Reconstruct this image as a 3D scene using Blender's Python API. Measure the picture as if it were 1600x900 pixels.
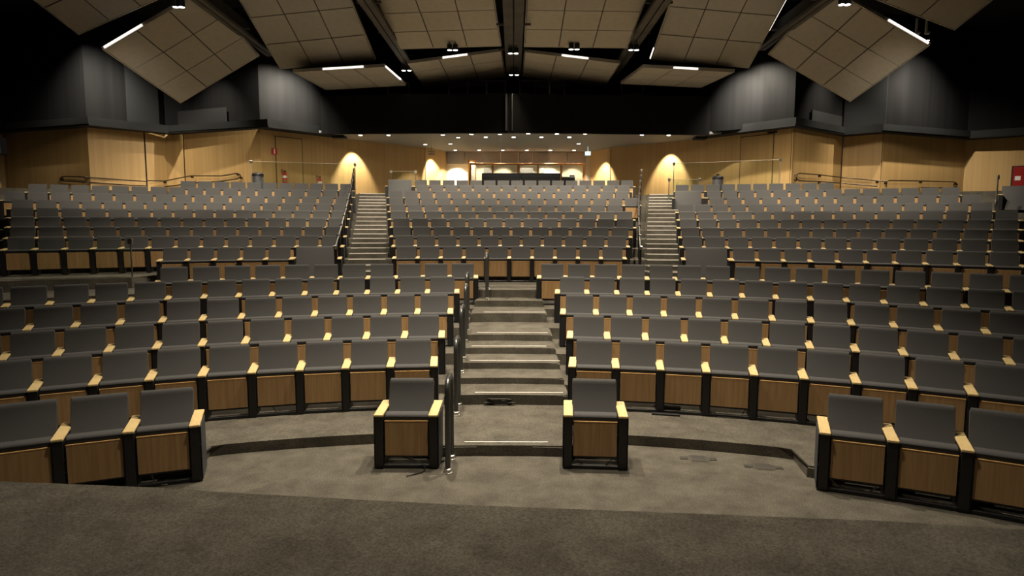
import bpy, bmesh, math, random
from mathutils import Vector, Matrix
for o in list(bpy.data.objects): bpy.data.objects.remove(o)
S = bpy.context.scene; COL = S.collection
PI = math.pi; sin = math.sin; cos = math.cos
rnd = random.Random(4)

# ------------------------------------------------------------------ camera
cd = bpy.data.cameras.new('camera'); cam = bpy.data.objects.new('camera', cd); COL.objects.link(cam)
cd.sensor_width = 36; cd.lens = 22.5; cd.clip_end = 200
TH, RO, YA = 0.10227, 0.00263, -0.00218
r0 = Vector((cos(YA), -sin(YA), 0)); f0 = Vector((sin(YA), cos(YA), 0)); up = Vector((0, 0, 1))
F = f0 * cos(TH) - up * sin(TH); Dn = -(up * cos(TH) + f0 * sin(TH))
Rx = r0 * cos(RO) - Dn * sin(RO); Dd = r0 * sin(RO) + Dn * cos(RO)
M = Matrix.Identity(4)
for i in range(3): M[i][0], M[i][1], M[i][2] = Rx[i], -Dd[i], -F[i]
M.translation = (0.088, 0, 2.5); cam.matrix_world = M
S.camera = cam
# ------------------------------------------------------------------ world, view
w = bpy.data.worlds.new('world'); S.world = w; w.use_nodes = True
w.node_tree.nodes['Background'].inputs[0].default_value = (1, .9, .75, 1)
w.node_tree.nodes['Background'].inputs[1].default_value = 0.004
S.view_settings.view_transform = 'Standard'; S.view_settings.look = 'None'
S.view_settings.gamma = 1; S.view_settings.exposure = 1.52; S.view_settings.use_curve_mapping = False
WARM = (1, .86, .66)
# house lights and added unseen lamps: position, target, watts, cone degrees   (each gets a ceiling fixture below)
HOUSE = [((-1.1, 8.2, 9.2), (-1.1, 8.8, 0), 980, 86), ((1.2, 8.2, 9.2), (1.2, 8.8, 0), 980, 86),
         ((0.1, 5.2, 9.2), (0.1, 5.2, 0), 560, 92),
         ((-3.6, 13.2, 9.0), (-4.4, 14.2, 0), 950, 112), ((3.7, 13.2, 9.0), (4.5, 14.2, 0), 950, 112),
         ((-9.2, 18.5, 8.5), (-10.0, 19.5, 1.5), 420, 120), ((9.1, 18.2, 8.5), (10.0, 19.3, 1.5), 420, 120),
         # added unseen lamps behind the camera, aimed up to brighten the front hanging panels
         ((-6.0, -3.5, 4.0), (-7.2, 14, 13.2), 620, 37), ((0.0, -3.5, 4.0), (0, 14, 13.2), 620, 37), ((6.0, -3.5, 4.0), (7.2, 14, 13.2), 620, 37)]

# ------------------------------------------------------------------ materials
def mat(name, col, rough=.6, metal=0, kind=None, emit=None, var=0, spec=.5, col2=None, scale=1, bump=0):
    m = bpy.data.materials.new(name); m.use_nodes = True; nt = m.node_tree; N = nt.nodes; L = nt.links
    b = N['Principled BSDF']; b.inputs['Roughness'].default_value = rough; b.inputs['Metallic'].default_value = metal
    b.inputs['Base Color'].default_value = (*col, 1); b.inputs['Specular IOR Level'].default_value = spec
    if emit:
        b.inputs['Emission Color'].default_value = (*col, 1); b.inputs['Emission Strength'].default_value = emit
    if kind:
        tc = N.new('ShaderNodeTexCoord'); mp = N.new('ShaderNodeMapping'); L.new(tc.outputs['Object'], mp.inputs[0])
        oi = N.new('ShaderNodeObjectInfo'); c2 = col2 or tuple(c * .6 for c in col)
        no = N.new('ShaderNodeTexNoise'); L.new(mp.outputs[0], no.inputs[0])
        if kind == 'wood':
            mp.inputs['Scale'].default_value = (scale * 40, scale * 40, scale * 2.0)
            no.inputs['Scale'].default_value = 1.0; no.inputs['Detail'].default_value = 6
            ad = N.new('ShaderNodeVectorMath'); ad.operation = 'ADD'; L.new(mp.outputs[0], ad.inputs[0])
            mu = N.new('ShaderNodeMath'); mu.operation = 'MULTIPLY'; mu.inputs[1].default_value = 57; L.new(oi.outputs['Random'], mu.inputs[0])
            L.new(mu.outputs[0], ad.inputs[1]); L.new(ad.outputs[0], no.inputs[0])
        elif kind == 'armwood':
            mp.inputs['Scale'].default_value = (60, 5, 60); no.inputs['Scale'].default_value = 1.0
        elif kind == 'stripe':
            mp.inputs['Scale'].default_value = (scale, scale, .05); no.inputs['Scale'].default_value = 1; no.inputs['Detail'].default_value = 8
            no.inputs['Roughness'].default_value = .75
        else:
            no.inputs['Scale'].default_value = scale; no.inputs['Detail'].default_value = 6
        rp = N.new('ShaderNodeValToRGB'); L.new(no.outputs['Fac'], rp.inputs[0])
        rp.color_ramp.elements[0].position = .35; rp.color_ramp.elements[1].position = .65
        rp.color_ramp.elements[0].color = (*c2, 1); rp.color_ramp.elements[1].color = (*col, 1)
        out = rp.outputs[0]
        if kind == 'carpet':
            n2 = N.new('ShaderNodeTexNoise'); n2.inputs['Scale'].default_value = 75; n2.inputs['Detail'].default_value = 5; n2.inputs['Roughness'].default_value = .7; L.new(tc.outputs['Object'], n2.inputs[0])
            no.inputs['Distortion'].default_value = .25; no.inputs['Roughness'].default_value = .65; mx = N.new('ShaderNodeMixRGB'); mx.blend_type = 'MULTIPLY'; mx.inputs[0].default_value = .75
            r2 = N.new('ShaderNodeValToRGB'); r2.color_ramp.elements[0].position = .3; r2.color_ramp.elements[1].position = .68
            r2.color_ramp.elements[0].color = (.28, .28, .28, 1); r2.color_ramp.elements[1].color = (1.4, 1.4, 1.4, 1)
            L.new(n2.outputs['Fac'], r2.inputs[0]); L.new(out, mx.inputs[1]); L.new(r2.outputs[0], mx.inputs[2]); out = mx.outputs[0]
            bp = N.new('ShaderNodeBump'); bp.inputs['Strength'].default_value = .7; bp.inputs['Distance'].default_value = .012
            L.new(n2.outputs['Fac'], bp.inputs['Height']); L.new(bp.outputs[0], b.inputs['Normal'])
        elif bump:
            n2 = N.new('ShaderNodeTexNoise'); n2.inputs['Scale'].default_value = 400; L.new(tc.outputs['Object'], n2.inputs[0])
            bp = N.new('ShaderNodeBump'); bp.inputs['Strength'].default_value = bump; bp.inputs['Distance'].default_value = .002
            L.new(n2.outputs['Fac'], bp.inputs['Height']); L.new(bp.outputs[0], b.inputs['Normal'])
        if var:
            hs = N.new('ShaderNodeHueSaturation'); ma = N.new('ShaderNodeMapRange'); L.new(oi.outputs['Random'], ma.inputs[0])
            ma.inputs[3].default_value = 1 - var; ma.inputs[4].default_value = 1 + var
            L.new(ma.outputs[0], hs.inputs['Value']); L.new(out, hs.inputs['Color']); out = hs.outputs[0]
        L.new(out, b.inputs['Base Color'])
    return m
def glassmat(name):
    m = bpy.data.materials.new(name); m.use_nodes = True; nt = m.node_tree; N = nt.nodes; L = nt.links
    N.remove(N['Principled BSDF']); t = N.new('ShaderNodeBsdfTransparent'); t.inputs[0].default_value = (.93, .96, .93, 1)
    g = N.new('ShaderNodeBsdfGlossy'); g.inputs['Roughness'].default_value = .05
    fr = N.new('ShaderNodeFresnel'); fr.inputs[0].default_value = 1.45; mx = N.new('ShaderNodeMixShader')
    L.new(fr.outputs[0], mx.inputs[0]); L.new(t.outputs[0], mx.inputs[1]); L.new(g.outputs[0], mx.inputs[2])
    L.new(mx.outputs[0], N['Material Output'].inputs[0]); return m
MT = dict(
    carpet=mat('carpet', (.158, .145, .119), .95, kind='carpet', col2=(.100, .092, .076), scale=3.2, spec=.1),
    fabric=mat('fabric', (.067, .067, .068), .85, kind='n', col2=(.052, .052, .053), scale=220, bump=.4, spec=.3, var=.06),
    cushion=mat('cushion', (.080, .080, .082), .8, kind='n', col2=(.062, .062, .064), scale=220, bump=.4, spec=.3),
    panel=mat('seat_wood', (.46, .285, .130), .45, kind='wood', col2=(.36, .215, .095), scale=.9, var=.07),
    edge=mat('wood_edge', (.62, .38, .15), .45),
    arm=mat('maple', (.80, .62, .31), .4, kind='armwood', col2=(.70, .52, .24)),
    black=mat('black_metal', (.012, .012, .014), .45),
    side=mat('grey_side', (.05, .055, .062), .6),
    wall=mat('oak_veneer', (.54, .355, .145), .5, kind='stripe', col2=(.43, .27, .105), scale=7.0),
    dark=mat('black_paint', (.0105, .0105, .0105), .85, spec=.08, kind='stripe', col2=(.007, .007, .007), scale=5),
    lowdark=mat('charcoal_paint', (.020, .021, .021), .8, spec=.12),
    void=mat('black_void', (.006, .006, .006), .9),
    beam=mat('beam_grey', (.060, .054, .046), .6, kind='n', col2=(.035, .032, .028), scale=2),
    tile=mat('ceiling_tile', (.40, .37, .315), .95, kind='n', col2=(.375, .345, .29), scale=5, var=.03),
    trim=mat('panel_trim', (.50, .46, .40), .35, .3),
    gap=mat('tile_joint', (.04, .036, .03), .8),
    soffit=mat('soffit_grey', (.19, .187, .185), .8),
    felt=mat('grey_felt', (.26, .235, .215), .9, var=.04, kind='n', col2=(.24, .22, .2), scale=6),
    cream=mat('cream_wall', (.72, .64, .48), .7),
    steel=mat('steel', (.62, .60, .55), .3, 1),
    tube=mat('grey_tube', (.10, .105, .105), .3, .6),
    tubedark=mat('dark_tube', (.045, .032, .022), .35, .6),
    booth=mat('booth_wood', (.55, .27, .08), .45, kind='wood', col2=(.42, .2, .06)),
    red=mat('red_paint', (.55, .03, .02), .4), redcab=mat('red_door', (.30, .012, .01), .4),
    white=mat('white_paint', (.8, .8, .78), .5), green=mat('green_label', (.05, .3, .1), .5),
    strip=mat('nosing_strip', (.85, .80, .74), .4),
    lamp=mat('lamp_glow', (1, .93, .80), .5, emit=6), led=mat('led_glow', (1, .92, .82), .5, emit=.6),  # second glow imitates spotlight falling on the panel edge trim
    exitm=mat('exit_glow', (.75, .9, .92), .5, emit=.35),
    cable=mat('cable_black', (.01, .01, .01), .5), cablew=mat('cable_grey', (.35, .33, .30), .5),
    glass=glassmat('glass'), brass=mat('window_frame', (.60, .42, .20), .6), dglass=mat('dark_glass', (.012, .012, .013), .12),
)

# ------------------------------------------------------------------ helpers
def BM(): return bmesh.new()
def bx(bm, x0, x1, y0, y1, z0, z1, bev=0, seg=1, rz=0, at=(0, 0, 0)):
    g = bmesh.ops.create_cube(bm, size=1)['verts']
    for v in g: v.co = Vector(((x0 + x1) / 2 + v.co.x * (x1 - x0), (y0 + y1) / 2 + v.co.y * (y1 - y0), (z0 + z1) / 2 + v.co.z * (z1 - z0)))
    if bev:
        es = {e for v in g for e in v.link_edges}
        r = bmesh.ops.bevel(bm, geom=list(es), offset=bev, segments=seg, affect='EDGES', profile=.5)
        g = list({v for f in r['faces'] for v in f.verts} | {v for v in g if v.is_valid})
    if rz or at != (0, 0, 0):
        Mx = Matrix.Translation(at) @ Matrix.Rotation(rz, 4, 'Z')
        for v in g: v.co = Mx @ v.co
    return g
def prism(bm, poly, z0, z1):          # polygon in plan, CCW or CW
    n = len(poly); a = [bm.verts.new((x, y, z0)) for x, y in poly]; b = [bm.verts.new((x, y, z1)) for x, y in poly]
    bm.faces.new(a[::-1]); bm.faces.new(b)
    for i in range(n): bm.faces.new((a[i], a[(i + 1) % n], b[(i + 1) % n], b[i]))
def xprof(bm, prof, x0, x1, inset=0):        # profile (y,z) extruded in x, ends slightly inset for a soft look
    n = len(prof); cy = sum(p[0] for p in prof) / n; cz = sum(p[1] for p in prof) / n
    def ring(x, k): return [bm.verts.new((x, cy + (y - cy) * k, cz + (z - cz) * k)) for y, z in prof]
    rs = [ring(x0, 1 - inset * 4), ring(x0 + inset * .35, 1), ring(x1 - inset * .35, 1), ring(x1, 1 - inset * 4)] if inset else [ring(x0, 1), ring(x1, 1)]
    for a, b in zip(rs, rs[1:]):
        for i in range(n): bm.faces.new((a[i], a[(i + 1) % n], b[(i + 1) % n], b[i]))
    bm.faces.new(rs[0][::-1]); bm.faces.new(rs[-1])
def quadbar(bm, p, q, wx, wz):         # rectangular bar from p to q
    p, q = Vector(p), Vector(q); d = (q - p).normalized(); s = d.cross(Vector((0, 0, 1)))
    s = s.normalized() if s.length > 1e-4 else Vector((1, 0, 0)); t = s.cross(d)
    a = [bm.verts.new(p + s * i * wx / 2 + t * j * wz / 2) for i, j in ((-1, -1), (1, -1), (1, 1), (-1, 1))]
    b = [bm.verts.new(q + s * i * wx / 2 + t * j * wz / 2) for i, j in ((-1, -1), (1, -1), (1, 1), (-1, 1))]
    bm.faces.new(a[::-1]); bm.faces.new(b)
    for i in range(4): bm.faces.new((a[i], a[(i + 1) % 4], b[(i + 1) % 4], b[i]))
def tube(bm, pts, r, n=8):
    pts = [Vector(p) for p in pts]; rings = []; s = None
    for i, p in enumerate(pts):
        d = (pts[min(i + 1, len(pts) - 1)] - pts[max(i - 1, 0)]).normalized()
        if s is None: s = d.orthogonal().normalized()
        s = (s - d * s.dot(d)).normalized(); t = d.cross(s)
        rings.append([bm.verts.new(p + (s * cos(2 * PI * k / n) + t * sin(2 * PI * k / n)) * r) for k in range(n)])
    for a, b in zip(rings, rings[1:]):
        for k in range(n): bm.faces.new((a[k], a[(k + 1) % n], b[(k + 1) % n], b[k]))
    bm.faces.new(rings[0][::-1]); bm.faces.new(rings[-1])
def lathe(bm, prof, n=16, at=(0, 0, 0)):   # profile (r,z)
    rings = [[bm.verts.new((at[0] + r * cos(2 * PI * k / n), at[1] + r * sin(2 * PI * k / n), at[2] + z)) for k in range(n)] for r, z in prof]
    for a, b in zip(rings, rings[1:]):
        for k in range(n): bm.faces.new((a[k], a[(k + 1) % n], b[(k + 1) % n], b[k]))
    bm.faces.new(rings[0][::-1]); bm.faces.new(rings[-1])
def mesh(bm, name, m, smooth=False):
    bmesh.ops.recalc_face_normals(bm, faces=bm.faces[:]); me = bpy.data.meshes.new(name); bm.to_mesh(me); bm.free()
    me.materials.append(MT[m])
    if smooth:
        for p in me.polygons: p.use_smooth = True
        me.set_sharp_from_angle(angle=math.radians(42))
    return me
def obj(name, bm, m=None, parent=None, smooth=False, loc=None, rz=0):
    me = mesh(bm, name, m, smooth) if isinstance(bm, bmesh.types.BMesh) else bm
    o = bpy.data.objects.new(name, me); COL.objects.link(o)
    if parent: o.parent = parent
    if loc: o.location = loc
    if rz: o.rotation_euler.z = rz
    return o
def thing(name, label, cat, loc=(0, 0, 0), rz=0, group=None, kind=None):
    o = bpy.data.objects.new(name, None); COL.objects.link(o); o.location = loc; o.rotation_euler.z = rz; o.empty_display_size = .1
    if kind: o['kind'] = kind
    if label: o['label'] = label
    if cat: o['category'] = cat
    if group: o['group'] = group
    return o
def tag(o, label, cat, group=None, kind=None):
    o['label'] = label; o['category'] = cat
    if group: o['group'] = group
    if kind: o['kind'] = kind
    return o
def struct(name, bm, m, label=None, smooth=False):
    o = obj(name, bm, m, smooth=smooth); o['kind'] = 'structure'
    if label: o['label'] = label
    return o
def arc(C, R, a0, a1, n=40):
    return [(C[0] + R * sin(a0 + (a1 - a0) * i / n), C[1] + R * cos(a0 + (a1 - a0) * i / n)) for i in range(n + 1)]

# ------------------------------------------------------------------ layout constants
C1 = (-.088, -2.469)                                   # centre of the lower rows
C2 = (.07, -6.40)                                      # centre of the upper rows
RL = [10.50, 11.82, 13.05, 14.35, 15.66]               # arm fronts of the lower rows
TL = [.115, .245, .425, .625, .79]
RU = [21.83, 23.1, 24.35, 25.6, 26.85, 28.1, 29.3, 30.45, 31.55, 32.6]   # back tops of the upper rows
TU = [1.095, 1.322, 1.539, 1.780, 2.014, 2.267, 2.526, 2.814, 3.094, 3.344, 3.62]
STEP_D = [6.65, 8.20, 8.77, 9.33, 9.97, 10.58, 11.94, 12.88, 13.43]
STEP_Z = [.115, .249, .335, .429, .525, .629, .795, .92, 1.08]

# ------------------------------------------------------------------ floors
b = BM(); prism(b, [(-24, -4), (24, -4), (24, 36), (-24, 36)], -.3, 0)
struct('floor', b, 'carpet', 'grey brown carpeted pit floor in front of the first seats')
b = BM()
edge = [(-7.5, 4.15), (-5, 3.98), (-3.081, 3.804), (-2.043, 3.717), (-1.709, 3.665), (-.281, 3.502), (1.145, 3.393), (2.155, 3.31), (2.773, 3.221), (5, 2.9), (7.5, 2.4)]
prism(b, [(-7.5, -4)] + edge + [(7.5, -4)], .0, .9)
bmesh.ops.bevel(b, geom=[e for e in b.edges if all(abs(v.co.z - .9) < 1e-4 for v in e.verts) and all(v.co.y > 2 for v in e.verts)], offset=.03, segments=3, affect='EDGES')
stage = struct('floor', b, 'carpet', 'grey carpeted stage edge across the bottom of the view', smooth=True)
def terrace(poly, z, label, bev=.02):
    b = BM(); prism(b, poly, z - .35, z)
    bmesh.ops.bevel(b, geom=[e for e in b.edges if all(abs(v.co.z - z) < 1e-4 for v in e.verts)], offset=bev, segments=2, affect='EDGES')
    o = struct('floor', b, 'carpet', label, smooth=True); return o
def ring(C, r0_, r1_, a0, a1, n=48): return arc(C, r0_, a0, a1, n) + arc(C, r1_, a1, a0, n)
A = .95
# first terrace: recessed bays either side of a tongue that is the first aisle step
inner = arc(C1, 9.12, -.95, -.335, 14) + arc(C1, 9.6, -.325, -.118, 12) + [(-.98, 6.62), (-.3, 6.67), (.3, 6.67), (.98, 6.62)] + arc(C1, 9.6, .118, .335, 12) + arc(C1, 9.12, .345, .95, 14)
terrace(inner + arc(C1, 11.6, .95, -.95, 40), TL[0], 'first carpeted terrace with the low riser facing the pit')
for i, r in enumerate([11.25, 12.5, 13.8]):
    terrace(ring(C1, r, r + 1.7, -A, A), TL[i + 1], 'carpeted terrace carrying the %s row from the stage' % ('third', 'fourth', 'fifth')[i])
terrace(ring(C1, 15.1, 17.0, -.58, A), TL[4], 'carpeted terrace carrying the sixth row from the stage')
terrace(arc(C1, 15.0, -1.0, -.585, 14) + arc(C1, 16.45, -.58, A, 40) + arc(C2, 22.3, .75, -.75, 40), TU[0], 'carpeted cross aisle in front of the upper seating')
# upper terraces
for i in range(1, 10):
    e0 = RU[i - 1] + .09; e1 = RU[i] + .3
    poly = ring(C2, e0, e1, -.80, .80, 60)
    if i == 1: poly = arc(C2, 21.4, -.8, -.385, 16) + arc(C2, e0, -.375, .8, 44) + arc(C2, e1, .8, -.8, 60)
    terrace(poly, TU[i], 'upper carpeted terrace number %d above the cross aisle' % i)
# rear plateau follows the walls
WL = [(-3.45, 34.3), (-4.35, 32.5), (-8.1, 28.6), (-10.1, 26.2), (-14.1, 27.95), (-14.9, 27.95), (-15.4, 27.3), (-16.8, 25.8), (-21.6, 27.6), (-23.5, 26.3)]
WR = [(4.1, 34.3), (4.9, 32.3), (8.6, 28.7), (11.0, 25.5), (14.2, 28.0), (15.4, 27.05), (20.2, 29.0), (23.5, 26.9)]
terrace(arc(C2, RU[9] + .1, -.80, .80, 40) + [(23.6, 26.9), (20.2, 29.4), (15.4, 27.5), (14.2, 28.4), (11.2, 26.2), (8.9, 29.1), (5.2, 32.7), (4.3, 34.5), (-3.7, 34.5), (-4.7, 32.7), (-8.4, 29.0), (-10.2, 26.7), (-14.1, 28.4), (-15.2, 28.2), (-16.9, 26.3), (-21.6, 28.0)], 3.6, 'rear walkway behind the last rows', .01)

# ------------------------------------------------------------------ centre aisle steps
st = thing('stairs', 'carpeted centre aisle steps climbing between the lower rows', None, kind='structure')
for k in range(1, 9):
    D, z = STEP_D[k], STEP_Z[k]; Dn_ = (STEP_D[k + 1] if k < 8 else 14.3) + .5
    wl, wr = -.84 + .02 * k, .84 - .02 * k
    n = 10; fr = [(wl + (wr - wl) * i / n, D + .03 * (1 - abs(2 * i / n - 1)) - .015) for i in range(n + 1)]
    b = BM(); prism(b, fr + [(wr, Dn_), (wl, Dn_)], z - .2, z)
    bmesh.ops.bevel(b, geom=[e for e in b.edges if all(abs(v.co.z - z) < 1e-4 for v in e.verts)], offset=.022, segments=3, affect='EDGES')
    obj('step', b, 'carpet', st, True)
for (x0, x1, D, z) in [(-.44, .47, 6.76, .117), (-.42, .75, 8.32, .247), (-.56, .79, 9.47, .427), (-.58, .62, 10.1, .527), (-.53, .68, 10.78, .627), (-.47, .70, 12.1, .792)]:
    b = BM(); bx(b, x0, x1, D - .011, D + .011, z - .005, z + .006); o = obj('nosing_strip', b, 'strip', st); o['label'] = 'pale light strip along the step edge'
b = BM(); rr = random.Random(2)
for i in range(7):
    a = rr.uniform(-.3, .3); bx(b, -.07, .07, -.018, .018, -.004, .004, rz=a, at=(-.09 + (i - 3) * .045, 8.195 - .012 + rr.uniform(-.006, .004), .18 + rr.uniform(-.03, .04)))
o = obj('tape_patch', b, 'beam', st); o['label'] = 'torn grey tape patch on the second riser'

# ------------------------------------------------------------------ upper side stairs
def stair_band(aL0, aR0, aL1, aR1, nm):
    s = thing('stairs', nm, None, kind='structure')
    lst = []
    for i in range(0, 10):
        e0 = (RU[i - 1] + .09 if i else 20.6); e1 = RU[i] + .09; z = TU[i]; zn = TU[i + 1]
        if i >= 0: lst.append((e0 + (e1 - e0) * .0, z + .004)); lst.append((e0 + (e1 - e0) * .5, (z + zn) / 2))
    lst.append((RU[9] + .095, TU[10] + .004))
    for j, (r, z) in enumerate(lst):
        if j == 0: continue
        r1 = (lst[j + 1][0] if j + 1 < len(lst) else r + .6) + .12
        t = (r - 21) / 12; al = aL0 + (aL1 - aL0) * t; ar = aR0 + (aR1 - aR0) * t
        r -= .02
        b = BM(); prism(b, arc(C2, r, al, ar, 4) + arc(C2, r1, ar, al, 4), z - .16, z); obj('step', b, 'carpet', s)
        b = BM(); prism(b, arc(C2, r - .006, al + .002, ar - .002, 4) + arc(C2, r + .035, ar - .002, al + .002, 4), z - .012, z + .008)
        o = obj('nosing_strip', b, 'strip', s)
    return s
stair_band(-.184, -.137, -.190, -.156, 'left upper staircase with pale nosing strips')
stair_band(.1445, .190, .166, .203, 'right upper staircase with pale nosing strips')

# ------------------------------------------------------------------ seats
PT = .55
def leg_mesh(lo=False):
    b = BM()
    prof = [(.012, .0), (.004, .03), (.0, .545), (.43, .562), (.40, .03), (.36, 0)]
    xprof(b, prof, -.040, .040)
    if not lo:
        bx(b, -.046, .046, .02, .36, .0, .018)
        bx(b, -.0475, -.040, .035, .385, .03, .53, .004); bx(b, .040, .0475, .035, .385, .03, .53, .004)
        for z in (.24, .36): bx(b, -.0495, .0495, .012, .026, z, z + .014)
    return b
def arm_mesh(lo=False):
    b = BM(); g = bx(b, -.048, .048, -.012, .47, .548, .572, 0 if lo else .005, 1)
    for v in g: v.co.z += (v.co.y) * .04
    return b
def cushion_mesh(lo=False):
    b = BM()
    prof = [(.056, .497), (.050, .512), (.048, .534), (.056, .552), (.080, .563), (.15, .563), (.185, .54), (.20, .38), (.17, .20), (.12, .135), (.07, .135)]
    if lo: prof = [(.055, .497), (.048, .534), (.06, .563), (.185, .55), (.20, .38), (.12, .135), (.07, .135)]
    xprof(b, prof, -.222, .222, 0 if lo else .02); return b
def panel_mesh(lo=False):
    b = BM(); bx(b, -.219, .219, .026, .052, .135, .490, 0 if lo else .003); return b
def back_mesh(lo=False):
    b = BM()
    prof = [(.235, .42), (.262, .44), (.40, .79), (.406, .815), (.423, .833), (.450, .836), (.472, .822), (.478, .80), (.47, .76), (.37, .40), (.30, .37), (.25, .38)]
    if lo: prof = [(.235, .42), (.40, .80), (.42, .834), (.465, .832), (.478, .80), (.37, .40), (.25, .38)]
    xprof(b, prof, -.233, .233, 0 if lo else .022); return b
def shell_mesh():
    b = BM(); xprof(b, [(.385, .36), (.483, .76), (.495, .76), (.40, .36)], -.215, .215); return b
def band_mesh():
    b = BM(); bx(b, -.2215, .2215, .040, .062, .499, .538); return b
def rail_mesh():
    b = BM(); bx(b, -.235, .235, .02, .07, .004, .040, .004); bx(b, -.225, .225, .055, .13, .108, .133, .004); return b
SM = dict(leg=mesh(leg_mesh(), 'leg', 'black'), arm=mesh(arm_mesh(), 'armrest', 'arm', False), cushion=mesh(cushion_mesh(), 'seat_cushion', 'cushion', True),
          panel=mesh(panel_mesh(), 'seat_panel', 'panel'), back=mesh(back_mesh(), 'backrest', 'fabric', True), shell=mesh(shell_mesh(), 'back_shell', 'panel'), rail=mesh(rail_mesh(), 'base_rail', 'black'), band=mesh(band_mesh(), 'front_band', 'black'))
b = BM(); bx(b, -.2, .2, 0, .004, 0, .004)
b.free()
def edge_mesh():
    b = BM(); bx(b, -.2195, .2195, .024, .054, .490, .498); return b
SM['edge'] = mesh(edge_mesh(), 'panel_edge', 'edge')
spm = BM(); bx(spm, .0, .0085, .02, .40, .02, .55, .003); SM['side'] = mesh(spm, 'side_panel', 'side')
seats = []   # (dist, loc, rz, label, group, left arm?, right arm?, endside)
ORD = ['first', 'second', 'third', 'fourth', 'fifth', 'sixth', 'seventh', 'eighth', 'ninth', 'tenth', 'eleventh', 'twelfth', 'thirteenth', 'fourteenth', 'fifteenth', 'sixteenth', 'seventeenth', 'eighteenth', 'nineteenth']
def add_seat(C, R, a, z, label, group, rarm, larm, rot=None):
    x, y = C[0] + R * sin(a), C[1] + R * cos(a)
    seats.append(((x * x + y * y + (z - 2) ** 2) ** .5, (x, y, z), -a if rot is None else rot, label, group, larm, rarm))
# pit seats
for k in range(4):
    add_seat(C1, 8.87, -.3286 - .031 - .062 * k, 0, 'charcoal seat, %s from the inner end of the front left pit row' % ORD[k], 'seats of the front left pit row', k == 0, True)
for k in range(4):
    add_seat(C1, 8.79, .3568 + .0313 + .0626 * k, 0, 'charcoal seat, %s from the inner end of the front right pit row' % ORD[k], 'seats of the front right pit row', True, k == 0)
seats.append((6.2, (-.993, 6.277, 0), .0, 'single charcoal seat standing alone left of the centre aisle beside the first handrail', 'single seats', True, True))
seats.append((6.21, (.92, 6.272, 0), -.08, 'single charcoal seat standing alone right of the centre aisle on the pit floor', 'single seats', True, True))
PHL = [-.0796, -.0748, -.0671, -.0614, -.0385]; PHR = [.0884, .0855, .0766, .0693, .0450]
NL = [10, 11, 12, 14, 11]; NR = [10, 11, 12, 14, 16]
for i in range(5):
    st_ = PT / RL[i]; row = ORD[i + 1]
    for k in range(NL[i]):
        add_seat(C1, RL[i], PHL[i] - st_ * (k + .5), TL[i], 'charcoal tip-up seat, %s left from centre aisle, %s row from stage' % (ORD[k], row), 'lower left seats, %s row from stage' % row, k == 0, True)
    for k in range(NR[i]):
        add_seat(C1, RL[i], PHR[i] + st_ * (k + .5), TL[i], 'charcoal tip-up seat, %s right from centre aisle, %s row from stage' % (ORD[k], row), 'lower right seats, %s row from stage' % row, True, k == 0)
UP = {'left': [(-.348, -.2487, 5), (-.485, -.2001, 13), (-.4918, -.2003, 14), (-.4991, -.2012, 15), (-.5062, -.2015, 16), (-.5122, -.202, 17), (-.5237, -.2023, 18), (-.5094, -.2007, 18), (-.3745, -.2015, 11)],
      'middle': [(-.1163, .1092, 10), (-.1208, .1162, 11), (-.1263, .1219, 12), (-.1291, .1292, 13), (-.134, .1307, 14), (-.1366, .1205, 14), (-.1401, .1419, 16), (-.142, .1318, 16), (-.111, .1347, 15), (-.1137, .1399, 16)],
      'right': [(.2463, .4746, 10), (.198, .4839, 13), (.1992, .492, 14), (.1999, .5004, 15), (.2018, .5075, 16), (.2021, .4931, 16), (.2396, .4897, 14), (.2385, .4761, 14), (.2041, .3619, 10)]}
for blk in UP:
    for i, (a0, a1, n) in enumerate(UP[blk]):
        for k in range(n):
            a = a0 + (a1 - a0) * k / (n - 1)
            idx = n - 1 - k if blk == 'left' else k
            fr = {'left': 'left stairs', 'middle': 'left stairs', 'right': 'right stairs'}[blk]
            lab = 'grey tip-up seat, %s from %s, %s row of upper %s block' % (ORD[idx], fr, ORD[i], blk)
            add_seat(C2, RU[i] - .45, a, TU[i], lab, 'seats of the upper %s block' % blk, k == n - 1, True)
seats.sort(key=lambda s: s[0])
def build_seat(loc, rz, label, group, larm, rarm, full=True):
    t = thing('auditorium_seat', label, 'seat', loc, rz, group)
    obj('seat_cushion', SM['cushion'], parent=t); obj('front_band', SM['band'], parent=t); p = obj('seat_panel', SM['panel'], parent=t)
    if full: obj('panel_edge', SM['edge'], parent=p)
    obj('backrest', SM['back'], parent=t)
    if full: obj('back_shell', SM['shell'], parent=t); obj('base_rail', SM['rail'], parent=t)
    for f, sx in ((larm, -1), (rarm, 1)):
        if f:
            l = obj('leg', SM['leg'], parent=t, loc=(sx * PT / 2, 0, 0)); obj('armrest', SM['arm'], parent=t, loc=(sx * PT / 2, 0, 0))
            if full: q = obj('side_panel', SM['side'], parent=l, loc=(.047 if sx > 0 else -.0555, 0, 0))
    return t
for s in seats[:300]: build_seat(*s[1:], full=s[0] < 15.5)
lo = {'cushion': cushion_mesh(True), 'panel': panel_mesh(True), 'fabric': back_mesh(True)}
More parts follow.
